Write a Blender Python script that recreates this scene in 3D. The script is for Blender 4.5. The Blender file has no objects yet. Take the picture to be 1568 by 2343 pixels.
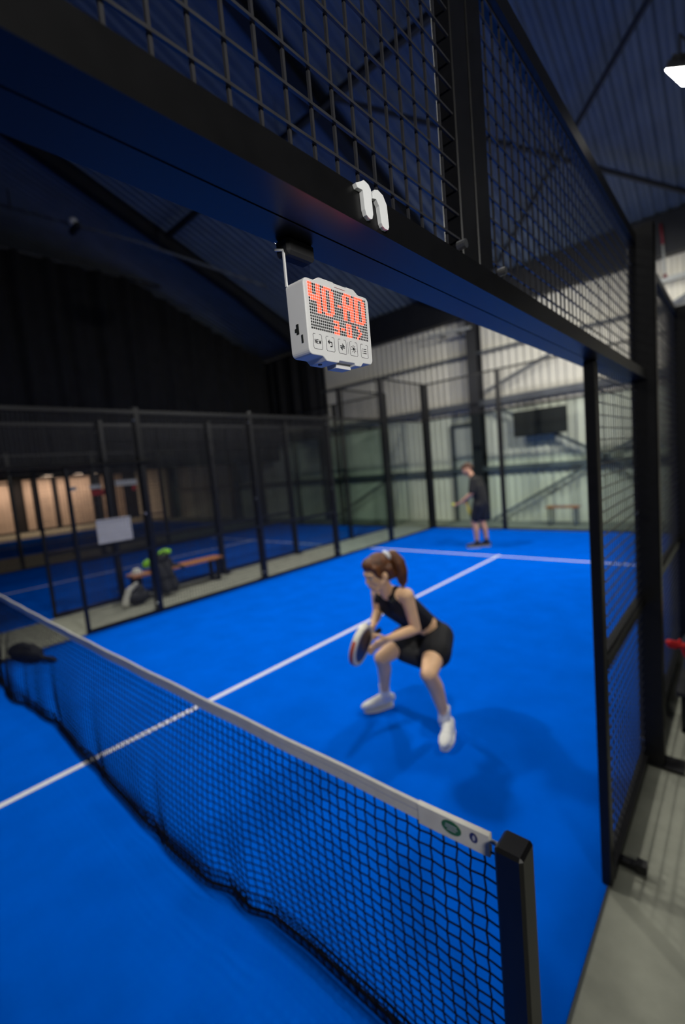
import bpy, math, random
from mathutils import Vector, Matrix
random.seed(7)
S = bpy.context.scene
COL = S.collection
R = math.radians

# ------------------------------------------------------------------ camera
CAM = Vector((3.4459, -1.0048, 1.8856))
YAW, PITCH, ROLL, FPX = -0.73246, -0.09639, -0.08933, 1031.57
fw = Vector((math.cos(PITCH)*math.sin(YAW), math.cos(PITCH)*math.cos(YAW), math.sin(PITCH)))
rt = Vector((math.cos(YAW), -math.sin(YAW), 0)); up = rt.cross(fw)
rt, up = math.cos(ROLL)*rt + math.sin(ROLL)*up, -math.sin(ROLL)*rt + math.cos(ROLL)*up
cd = bpy.data.cameras.new('camera'); cam = bpy.data.objects.new('camera', cd); COL.objects.link(cam)
cam.matrix_world = Matrix(((rt.x, up.x, -fw.x, CAM.x), (rt.y, up.y, -fw.y, CAM.y), (rt.z, up.z, -fw.z, CAM.z), (0, 0, 0, 1)))
cd.sensor_fit = 'HORIZONTAL'; cd.sensor_width = 36; cd.lens = 36*FPX/1568
cd.clip_start = 0.02; cd.clip_end = 200
cd.dof.use_dof = True; cd.dof.focus_distance = 0.669; cd.dof.aperture_fstop = 3.0
S.camera = cam

# ------------------------------------------------------------------ world, exposure
w = bpy.data.worlds.new('world'); S.world = w; w.use_nodes = True
w.node_tree.nodes['Background'].inputs[0].default_value = (.55, .65, 1, 1)
w.node_tree.nodes['Background'].inputs[1].default_value = 0.0
vs = S.view_settings
vs.view_transform = 'Standard'; vs.look = 'None'; vs.gamma = 1; vs.use_curve_mapping = False
vs.exposure = 0.0
LAMP_W = 215            # power of each court floodlight

# ------------------------------------------------------------------ materials
def mat(name, col, rough=.6, metal=0., var=.0, scale=8., bump=0., bscale=60., emit=0., ecol=None, spec=.5):
    m = bpy.data.materials.new(name); m.use_nodes = True
    nt = m.node_tree; b = nt.nodes['Principled BSDF']
    b.inputs['Base Color'].default_value = (*col, 1)
    b.inputs['Roughness'].default_value = rough; b.inputs['Metallic'].default_value = metal
    b.inputs['Specular IOR Level'].default_value = spec
    tc = nt.nodes.new('ShaderNodeTexCoord')
    if var > 0:
        n = nt.nodes.new('ShaderNodeTexNoise'); n.inputs['Scale'].default_value = scale; n.inputs['Detail'].default_value = 5
        r = nt.nodes.new('ShaderNodeValToRGB')
        r.color_ramp.elements[0].position = .3; r.color_ramp.elements[1].position = .7
        r.color_ramp.elements[0].color = (*[max(0, c*(1-var)) for c in col], 1)
        r.color_ramp.elements[1].color = (*[min(1, c*(1+var)) for c in col], 1)
        nt.links.new(tc.outputs['Object'], n.inputs['Vector']); nt.links.new(n.outputs['Fac'], r.inputs['Fac'])
        nt.links.new(r.outputs['Color'], b.inputs['Base Color'])
    if bump > 0:
        n2 = nt.nodes.new('ShaderNodeTexNoise'); n2.inputs['Scale'].default_value = bscale
        bp = nt.nodes.new('ShaderNodeBump'); bp.inputs['Strength'].default_value = bump; bp.inputs['Distance'].default_value = .01
        nt.links.new(tc.outputs['Object'], n2.inputs['Vector']); nt.links.new(n2.outputs['Fac'], bp.inputs['Height'])
        nt.links.new(bp.outputs['Normal'], b.inputs['Normal'])
    if emit > 0:
        b.inputs['Emission Color'].default_value = (*(ecol or col), 1); b.inputs['Emission Strength'].default_value = emit
    return m

def glass_mat(name, tint, gloss=.06):
    m = bpy.data.materials.new(name); m.use_nodes = True; nt = m.node_tree; nt.nodes.clear()
    o = nt.nodes.new('ShaderNodeOutputMaterial'); t = nt.nodes.new('ShaderNodeBsdfTransparent'); g = nt.nodes.new('ShaderNodeBsdfGlossy')
    t.inputs[0].default_value = (*tint, 1); g.inputs['Roughness'].default_value = .02
    lw = nt.nodes.new('ShaderNodeLayerWeight'); lw.inputs[0].default_value = .5
    pw = nt.nodes.new('ShaderNodeMath'); pw.operation = 'POWER'; pw.inputs[1].default_value = 5
    f = nt.nodes.new('ShaderNodeMath'); f.operation = 'MULTIPLY_ADD'; f.inputs[1].default_value = .55; f.inputs[2].default_value = .02
    mx = nt.nodes.new('ShaderNodeMixShader')
    nt.links.new(lw.outputs['Facing'], pw.inputs[0]); nt.links.new(pw.outputs[0], f.inputs[0])
    nt.links.new(f.outputs[0], mx.inputs[0]); nt.links.new(t.outputs[0], mx.inputs[1]); nt.links.new(g.outputs[0], mx.inputs[2])
    nt.links.new(mx.outputs[0], o.inputs[0]); return m

M = dict(
    turf=mat('blue_turf', (0.0, .100, .62), .95, var=.08, scale=3, bump=.25, bscale=400, spec=.0),
    line=mat('white_turf_line', (.72, .72, .74), .9, var=.05, scale=40, spec=.1),
    concrete=mat('concrete', (.25, .255, .205), .85, var=.18, scale=5, bump=.15, bscale=40),
    black=mat('black_powder_coat', (.006, .006, .007), .40, var=.2, scale=30, spec=.4),
    blackgloss=mat('black_beam_paint', (.0045, .0045, .005), .34, var=.15, scale=30, spec=.28),
    wire=mat('black_wire', (.030, .030, .034), .32, var=.2, scale=30),
    net=mat('net_cord', (.004, .005, .012), .9, var=.2, scale=60, spec=.2),
    tape=mat('net_tape_white', (.76, .73, .66), .8, var=.06, scale=20),
    bolt=mat('zinc_bolt', (.75, .75, .75), .35, 1., var=.1),
    wall=mat('pale_cladding', (.72, .69, .60), .6, var=.05, scale=2),
    roof=mat('roof_sheet', (.12, .155, .21), .55, var=.12, scale=2),
    steel=mat('dark_steel', (.012, .013, .017), .55, var=.2, scale=4),
    girt=mat('grey_girt', (.10, .11, .125), .55, var=.15, scale=4),
    dark=mat('dark_wall', (.02, .02, .024), .9, var=.2, scale=2),
    curtain=mat('black_curtain', (.012, .012, .014), .95, var=.25, scale=3),
    warm=mat('beige_wall', (.62, .50, .42), .8, var=.1, scale=2),
    skin=mat('skin', (.88, .54, .31), .55, var=.06, scale=12),
    skin2=mat('skin_tan', (.52, .27, .17), .55, var=.06, scale=12),
    cloth=mat('black_sport_fabric', (.006, .006, .008), .8, var=.2, scale=20, bump=.1, bscale=30),
    cloth2=mat('charcoal_tshirt', (.008, .008, .008), .85, var=.2, scale=20, bump=.1, bscale=30),
    hair=mat('auburn_hair', (.105, .034, .008), .55, var=.5, scale=35, bump=.45, bscale=60),
    hair2=mat('brown_hair', (.07, .025, .010), .65, var=.4, scale=40, bump=.45, bscale=80),
    white=mat('white_shoe', (.78, .77, .73), .6, var=.05, scale=20),
    sock=mat('white_sock', (.70, .70, .74), .9, var=.05, scale=60, bump=.2, bscale=200),
    plastic=mat('white_plastic', (.66, .66, .67), .45, var=.03, scale=20),
    ink=mat('black_print', (.008, .008, .010), .6, var=.2),
    led=mat('red_led', (.5, .02, .01), .4, emit=8, ecol=(1, .018, .007), var=.02),
    hole=mat('led_off', (.015, .017, .017), .5, var=.1),
    clear=glass_mat('clear_acrylic', (.82, .82, .88)),
    glass=glass_mat('green_tint_glass', (.885, .935, .915)),
    lamp=mat('lamp_face', (1, 1, .95), .3, emit=60, ecol=(1, .99, .93), var=.01),
    warm_lamp=mat('warm_lamp_face', (1, .85, .7), .3, emit=6, ecol=(1, .75, .55), var=.01),
    housing=mat('lamp_housing', (.05, .05, .05), .5, .6, var=.1),
    wood=mat('bench_wood', (.45, .17, .055), .5, var=.3, scale=12),
    bag=mat('black_bag', (.010, .010, .012), .75, var=.3, scale=15, bump=.3, bscale=30),
    green=mat('neon_green', (.25, .62, .02), .45, var=.15, scale=12),
    red=mat('red_fabric', (.65, .008, .008), .6, var=.1),
    orange=mat('orange_fabric', (.50, .22, .05), .7, var=.3, scale=25),
    cream=mat('cream_canvas', (.52, .51, .45), .85, var=.08, scale=20),
    skinhat=mat('pink_cap', (.55, .30, .22), .8, var=.1),
    yellow=mat('yellow_racket', (.62, .50, .03), .45, var=.1),
    ball=mat('tennis_ball', (.55, .72, .03), .9, var=.1, scale=60),
    rframe=mat('racket_frame_white', (.72, .68, .58), .35, var=.04),
    rface=mat('racket_face_dark', (.022, .013, .016), .35, var=.3, scale=10),
    rred=mat('racket_red', (.45, .07, .05), .4, var=.1),
    grip=mat('grip_black', (.012, .012, .014), .8, var=.2),
    sign=mat('white_board', (.50, .50, .56), .6, var=.04),
    tv=mat('black_screen', (.012, .012, .013), .45, var=.1),
    signred=mat('red_banner', (.55, .012, .02), .6, var=.1),
    darkred=mat('dark_red_paint', (.16, .012, .02), .6, var=.1),
    signwhite=mat('white_banner', (.75, .76, .78), .6, var=.05),
    lips=mat('lips', (.45, .15, .12), .5, var=.05),
    eye=mat('eye_dark', (.02, .012, .010), .25, var=.05),
    eyew=mat('eye_white', (.65, .62, .60), .3, var=.02),
    lgreen=mat('logo_green', (.03, .16, .06), .6, var=.1),
    lblue=mat('logo_blue', (.03, .04, .16), .6, var=.1),
    shoedark=mat('grey_shoe', (.035, .035, .04), .7, var=.4, scale=40),
    shoesole=mat('pale_sole', (.50, .46, .40), .7, var=.2, scale=30),
    greyrail=mat('pale_pipe', (.38, .39, .37), .5, var=.05),
)

# ------------------------------------------------------------------ mesh helpers
class MB:
    def __init__(s): s.v = []; s.f = []
    def add(s, vs_, fs):
        o = len(s.v); s.v += [tuple(a) for a in vs_]; s.f += [tuple(i+o for i in f) for f in fs]; return s
    def box(s, a, b):
        x0, y0, z0 = a; x1, y1, z1 = b
        return s.add([(x0,y0,z0),(x1,y0,z0),(x1,y1,z0),(x0,y1,z0),(x0,y0,z1),(x1,y0,z1),(x1,y1,z1),(x0,y1,z1)],
                     [(0,3,2,1),(4,5,6,7),(0,1,5,4),(1,2,6,5),(2,3,7,6),(3,0,4,7)])
    def bbox(s, a, b, e):               # box with chamfered long edges on every side
        x0, y0, z0 = a; x1, y1, z1 = b
        V = []; 
        for z, k in ((z0, e), (z0+e, 0), (z1-e, 0), (z1, e)):
            V += [(x0+k+(e if not k else 0)*1, y0+k, z), (x1-k-(e if not k else 0), y0+k, z), (x1-k, y0+k+(e if not k else 0), z), (x1-k, y1-k-(e if not k else 0), z),
                  (x1-k-(e if not k else 0), y1-k, z), (x0+k+(e if not k else 0), y1-k, z), (x0+k, y1-k-(e if not k else 0), z), (x0+k, y0+k+(e if not k else 0), z)]
        F = [tuple(range(7, -1, -1)), tuple(range(24, 32))]
        for r in range(3):
            for i in range(8): F.append((r*8+i, r*8+(i+1) % 8, (r+1)*8+(i+1) % 8, (r+1)*8+i))
        return s.add(V, F)
    def beam(s, p, q, wdt, hgt, upv=(0, 0, 1)):
        p, q = Vector(p), Vector(q); d = (q-p).normalized(); u = Vector(upv)
        if abs(d.dot(u)) > .98: u = Vector((0, 1, 0))
        a = d.cross(u).normalized()*wdt/2; b = a.cross(d).normalized()*hgt/2
        V = [p-a-b, p+a-b, p+a+b, p-a+b, q-a-b, q+a-b, q+a+b, q-a+b]
        return s.add(V, [(0,1,2,3),(7,6,5,4),(0,4,5,1),(1,5,6,2),(2,6,7,3),(3,7,4,0)])
    def tube(s, pts, r, n=8, cap=True):
        pts = [Vector(p) for p in pts]; rs = r if isinstance(r, (list, tuple)) else [r]*len(pts)
        prev = None; V = []; F = []
        for i, p in enumerate(pts):
            d = (pts[min(i+1, len(pts)-1)]-pts[max(i-1, 0)]).normalized()
            if prev is None:
                a = d.orthogonal().normalized()
            else:
                a = (prev-d*prev.dot(d)).normalized()
            prev = a; b = d.cross(a)
            for k in range(n):
                t = 2*math.pi*k/n; V.append(p+(a*math.cos(t)+b*math.sin(t))*rs[i])
        for i in range(len(pts)-1):
            for k in range(n):
                F.append((i*n+k, i*n+(k+1) % n, (i+1)*n+(k+1) % n, (i+1)*n+k))
        if cap: F += [tuple(range(n-1, -1, -1)), tuple(range((len(pts)-1)*n, len(pts)*n))]
        return s.add(V, F)
    def capsule(s, p, q, r0, r1, n=14, m=5):
        p, q = Vector(p), Vector(q); d = q-p; L = d.length
        if L < 1e-6: d = Vector((0, 0, 1)); q = p+d*1e-4
        d = d.normalized(); P = []; RR = []
        for i in range(m+1):
            t = math.pi/2*(1-i/m); P.append(p-d*r0*math.sin(t)); RR.append(max(1e-4, r0*math.cos(t)))
        for i in range(m+1):
            t = math.pi/2*i/m; P.append(q+d*r1*math.sin(t)); RR.append(max(1e-4, r1*math.cos(t)))
        a = d.orthogonal().normalized(); b = d.cross(a); V = []; F = []
        for i, c in enumerate(P):
            for k in range(n):
                t = 2*math.pi*k/n; V.append(c+(a*math.cos(t)+b*math.sin(t))*RR[i])
        for i in range(len(P)-1):
            for k in range(n): F.append((i*n+k, i*n+(k+1) % n, (i+1)*n+(k+1) % n, (i+1)*n+k))
        F += [tuple(range(n-1, -1, -1)), tuple(range((len(P)-1)*n, len(P)*n))]
        return s.add(V, F)
    def ell(s, c, ax, n=18, m=10):      # ellipsoid, ax = three full axis vectors (radius vectors)
        c = Vector(c); a, b, d = [Vector(t) for t in ax]; V = []; F = []
        if a.cross(b).dot(d) < 0: a = -a
        V.append(c-d)
        for i in range(1, m):
            t = math.pi*i/m
            for k in range(n):
                u = 2*math.pi*k/n; V.append(c-d*math.cos(t)+(a*math.cos(u)+b*math.sin(u))*math.sin(t))
        V.append(c+d)
        for k in range(n): F.append((0, 1+(k+1) % n, 1+k))
        for i in range(m-2):
            for k in range(n): F.append((1+i*n+k, 1+i*n+(k+1) % n, 1+(i+1)*n+(k+1) % n, 1+(i+1)*n+k))
        l = len(V)-1
        for k in range(n): F.append((1+(m-2)*n+k, 1+(m-2)*n+(k+1) % n, l))
        return s.add(V, F)
    def prism(s, poly, o, ux, uy, uz, d0, d1):   # 2-D polygon in frame (o,ux,uy) extruded along uz from d0 to d1
        o, ux, uy, uz = Vector(o), Vector(ux), Vector(uy), Vector(uz); n = len(poly)
        ar = sum(poly[i][0]*poly[(i+1) % n][1]-poly[(i+1) % n][0]*poly[i][1] for i in range(n))
        if (ar < 0) != (ux.cross(uy).dot(uz)*(d1-d0) < 0): poly = poly[::-1]
        V = [o+ux*a+uy*b+uz*d0 for a, b in poly]+[o+ux*a+uy*b+uz*d1 for a, b in poly]
        F = [tuple(range(n-1, -1, -1)), tuple(range(n, 2*n))]+[(i, (i+1) % n, n+(i+1) % n, n+i) for i in range(n)]
        return s.add(V, F)
    def mesh(s, name):
        me = bpy.data.meshes.new(name); me.from_pydata(s.v, [], s.f); me.update(); return me

def link(name, me, m, parent=None, smooth=False):
    o = bpy.data.objects.new(name, me); COL.objects.link(o)
    if m is not None:
        me.materials.clear(); me.materials.append(m)
    if smooth:
        me.polygons.foreach_set('use_smooth', [True]*len(me.polygons))
    if parent is not None: o.parent = parent
    return o
def obj(name, mb, m, parent=None, smooth=False, origin=None):
    if origin is not None:
        ov = Vector(origin); mb.v = [tuple(Vector(v)-ov) for v in mb.v]
    o = link(name, mb.mesh(name), m, parent, smooth)
    if origin is not None: o.location = origin
    return o
def tag(o, label, cat, group=None):
    o['label'] = label; o['category'] = cat
    if group: o['group'] = group
    return o
def thing(name, label, cat, group=None, loc=(0, 0, 0)):
    o = bpy.data.objects.new(name, None); COL.objects.link(o); o.location = loc; o.empty_display_size = .1
    return tag(o, label, cat, group)
def struct(o): o['kind'] = 'structure'; return o
def stuff(o): o['kind'] = 'stuff'; return o
def remesh(mb, name, vox, m, parent=None, smooth_it=4, fac=.5):
    me = mb.mesh(name+'_raw'); o = bpy.data.objects.new(name+'_raw', me); COL.objects.link(o)
    r = o.modifiers.new('r', 'REMESH'); r.mode = 'VOXEL'; r.voxel_size = vox
    if smooth_it:
        k = o.modifiers.new('s', 'SMOOTH'); k.iterations = smooth_it; k.factor = fac
    dg = bpy.context.evaluated_depsgraph_get(); dg.update()
    nm = bpy.data.meshes.new_from_object(o.evaluated_get(dg)); nm.name = name
    bpy.data.objects.remove(o); bpy.data.meshes.remove(me)
    return link(name, nm, m, parent, True)
def lerp(a, b, t): return Vector(a)*(1-t)+Vector(b)*t

# ================================================================== SETTING
XL, XR, YS, YB = -3.06, 3.0, 7.03, 9.97      # our single court
NX0, NX1 = -10.5, -4.45                      # neighbour court
WY = 11.6                                    # back wall
ZE, SL = 6.6, math.tan(R(20.9))              # roof height at the back wall, slope
RIDGE = -1.6
def roof_z(y): return ZE+(WY-max(y, 2*RIDGE-y))*SL if y < RIDGE else ZE+(WY-y)*SL

struct(obj('floor', MB().box((-25, -15, -.25), (9.6, 12.2, -.012)), M['concrete']))
def court(name, x0, x1, lines=True, y0=-10, y1=YB):
    t = struct(obj(name, MB().box((x0, y0, -.012), (x1, y1, 0)), M['turf']))
    if lines:
        cx = (x0+x1)/2 if name != 'floor_turf' else 0
        obj('centre_line', MB().box((cx-.025, -YS-.02, -.004), (cx+.025, YS+.1, .002)), M['line'], t)
        for s in (1, -1):
            obj('service_line', MB().box((x0+.05, s*YS-.025, -.004), (x1-.05, s*YS+.025, .0025)), M['line'], t)
    return t
court('floor_turf', XL+.0, XR)
court('floor_turf_neighbour', NX0, NX1)
court('floor_turf_far', -20.5, -14.0)

# corrugated sheets
def corrugated(name, prof_x0, prof_x1, per, dep, fn, m):
    mb = MB(); xs = []; x = prof_x0
    while x < prof_x1:
        xs += [(x, 0), (x+per*.32, 0), (x+per*.5, dep), (x+per*.82, dep)]; x += per
    V = []; F = []
    for i, (a, d) in enumerate(xs): V += [fn(a, d, 0), fn(a, d, 1), fn(a, d+.03 if False else d, 1)]
    V = []
    for a, d in xs: V += [fn(a, d, 0), fn(a, d, 1)]
    for i in range(len(xs)-1): F.append((2*i, 2*i+2, 2*i+3, 2*i+1))
    return struct(obj(name, mb.add(V, F), m))
wb = corrugated('wall_back', -25, 9.6, .2, .035, lambda a, d, t: (a, WY-d, -.012 if t == 0 else ZE+.05), M['wall'])
obj('backing_sheet', MB().box((-25, WY+.01, -.01), (9.6, WY+.08, ZE+.3)), M['dark'], wb)
ceil = corrugated('ceiling', -25, 9.6, .22, .04, lambda a, d, t: (a, WY+.1 if t == 0 else RIDGE, roof_z(WY+.1 if t == 0 else RIDGE)-d), M['roof'])
obj('rear_slope', MB().add([(-25, RIDGE, roof_z(RIDGE)), (9.6, RIDGE, roof_z(RIDGE)), (9.6, -15, roof_z(RIDGE)-SL*13.4), (-25, -15, roof_z(RIDGE)-SL*13.4)], [(0, 1, 2, 3)]), M['roof'], ceil)
wl = struct(obj('wall_left', MB().box((-25.1, -15, -.012), (-24.9, 12, 12)), M['dark']))
struct(obj('wall_right', MB().box((9.5, -15, -.012), (9.7, 12, 12)), M['dark']))
struct(obj('wall_front', MB().box((-25, -15.2, -.012), (9.6, -15, 9)), M['dark']))

# steel frame of the hall
for X in (-20.4, -14.4, -8.45, -2.4, 3.9):
    mb = MB(); y0, y1 = RIDGE, WY-.1
    zt = lambda y: roof_z(y)-.03
    dep = lambda y: .38+.42*max(0, (y-8.2)/3.3)**1.0
    ys = [y0, 3, 6, 8.2, 9.6, 10.6, y1]
    def web(xa, xb, f0, f1):
        V = []; F = []
        for y in ys: V += [(xa, y, f0(y)), (xb, y, f0(y)), (xb, y, f1(y)), (xa, y, f1(y))]
        for i in range(len(ys)-1):
            for k in range(4): F.append((4*i+k, 4*i+(k+1) % 4, 4*i+4+(k+1) % 4, 4*i+4+k))
        F += [(3, 2, 1, 0), tuple(range(len(V)-4, len(V)))]
        mb.add(V, F)
    web(X-.012, X+.012, lambda y: zt(y)-dep(y), zt)
    web(X-.13, X+.13, lambda y: zt(y)-dep(y)-.02, lambda y: zt(y)-dep(y))
    web(X-.13, X+.13, lambda y: zt(y)-.05, lambda y: zt(y)-.03)
    obj('rafter', mb, M['steel'], ceil)
    X = X+.2
    c = MB().box((X-.012, WY-.42, 0), (X+.012, WY-.1, ZE-.3)).box((X-.14, WY-.44, 0), (X+.14, WY-.41, ZE-.3)).box((X-.14, WY-.1, 0), (X+.14, WY-.07, ZE-.3))
    obj('column', c, M['steel'], wb)
def roofpt(x, y, dz=-.42): return (x, y, roof_z(y)+dz)
for a, b in (((-2.0, 5.75), (3.5, 11.5)), ((4.0, 5.8), (-2.0, 11.4)), ((-8, 5.75), (-2, 11.5)), ((-8, 11.5), (-2, 5.75))):
    if a[0] > -7: obj('brace', MB().tube([roofpt(*a), roofpt(*b)], .045, 8), M['steel'], ceil)
for y in (1.0, 5.75):
    obj('strut', MB().beam(roofpt(-8, y), roofpt(4.05, y), .11, .11), M['steel'], ceil)
obj('eave_beam', MB().box((-8.2, WY-.3, 5.78), (9.5, WY-.06, 6.62)), M['steel'], wb)
for z, h in ((3.36, .17), (1.5, .13), (4.75, .06)):
    obj('girt', MB().box((-20, WY-.2, z-h/2), (9.5, WY-.045, z+h/2)), M['girt'], wb)
for a, b in (((-1.9, .05), (1.9, 2.15)), ((-1.7, 3.2), (1.9, 1.08)), ((-1.9, 3.65), (-.2, 4.27)), ((2.0, 4.6), (4.0, 5.5)), ((-8, .1), (-5.2, 1.5))):
    obj('wall_brace', MB().beam((a[0], WY-.26, a[1]), (b[0], WY-.26, b[1]), .07, .10, (0, 1, 0)), M['girt'], wb)
# plant door with dark frame in the back wall
dr = struct(obj('door_1', MB().box((-3.02, WY-.10, 0), (-2.32, WY-.06, 2.75)), M['wall']))
obj('door_frame', MB().box((-3.14, WY-.13, 0), (-3.02, WY-.05, 2.87)).box((-3.02, WY-.13, 2.75), (-2.2, WY-.05, 2.87)), M['girt'], dr)

# black divider curtains above and behind the neighbour court
def curtain(name, label, pts_fn, u0, u1, n, zb, zt_fn):
    V = []; F = []
    for i in range(n+1):
        u = u0+(u1-u0)*i/n
        off = .07*math.sin(u*9.0)+.05*math.sin(u*15.3+1)
        for zz in (zb, zt_fn(u)):
            V.append(pts_fn(u, off, zz))
    m_ = n+1
    V2 = [pts_fn(u0+(u1-u0)*i/n, .07*math.sin((u0+(u1-u0)*i/n)*9.0)+.05*math.sin((u0+(u1-u0)*i/n)*15.3+1)+.012, zz) for i in range(n+1) for zz in (zb, zt_fn(u0+(u1-u0)*i/n))]
    for i in range(n): F.append((2*i, 2*i+2, 2*i+3, 2*i+1)); F.append((2*m_+2*i+1, 2*m_+2*i+3, 2*m_+2*i+2, 2*m_+2*i))
    for i in range(n): F.append((2*m_+2*i, 2*m_+2*i+2, 2*i+2, 2*i)); F.append((2*i+1, 2*i+3, 2*m_+2*i+3, 2*m_+2*i+1))
    t = thing(name, label, 'curtain')
    obj('drape', MB().add(V+V2, F), M['curtain'], t, True)
    return t
c1 = curtain('divider_curtain', 'long black curtain hanging high along the far side of the dark neighbouring court',
        lambda u, o, z: (-10.85+o, u, z), -6, 11.3, 260, 2.4, lambda u: min(8.3, roof_z(u)-.45))
obj('top_tube', MB().tube([(-10.85, -6, 8.32), (-10.85, 7.0, 8.32)], .04), M['housing'], c1)
c2 = curtain('backdrop_curtain', 'black backdrop curtain on the left stretch of the back wall',
        lambda u, o, z: (u, 11.02+o, z), -10.6, -8.15, 60, 3.1, lambda u: roof_z(11.1)-.55)
obj('top_tube', MB().tube([(-10.6, 11.02, roof_z(11.1)-.53), (-8.15, 11.02, roof_z(11.1)-.53)], .04), M['housing'], c2)

# warm lit lobby far to the left
for y0, y1 in ((3.2, 5.05), (5.6, 5.95), (6.25, 6.9), (7.2, 8.9), (9.5, 10.0), (10.3, 10.7)):
    obj('lobby_panel', MB().box((-24.9, y0, 0), (-24.8, y1, 2.75)), M['warm'], wl)
obj('lobby_soffit', MB().box((-24.9, 2, 2.95), (-22.6, 11, 3.1)), M['dark'], wl)
def lobby_lamp(y, label):
    t = thing('lobby_lamp', label, 'ceiling lamp', 'lobby lamps')
    obj('tray', MB().box((-24.0, y-.6, 2.88), (-23.6, y+.6, 2.95)), M['housing'], t)
    obj('diffuser', MB().box((-23.97, y-.57, 2.87), (-23.63, y+.57, 2.882)), M['warm_lamp'], t)
    ld = bpy.data.lights.new('lobby_light', 'AREA'); ld.shape = 'RECTANGLE'; ld.size = .3; ld.size_y = 1.1; ld.energy = 30; ld.color = (1, .72, .52)
    lo = bpy.data.objects.new('lobby_light', ld); COL.objects.link(lo); lo.location = (-23.8, y, 2.85); lo.parent = t
lobby_lamp(4.3, 'warm lobby ceiling lamp at the far left edge')
lobby_lamp(6.6, 'warm lobby ceiling lamp above the two bright slits')
lobby_lamp(8.4, 'warm lobby ceiling lamp nearest the red banner')

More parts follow.
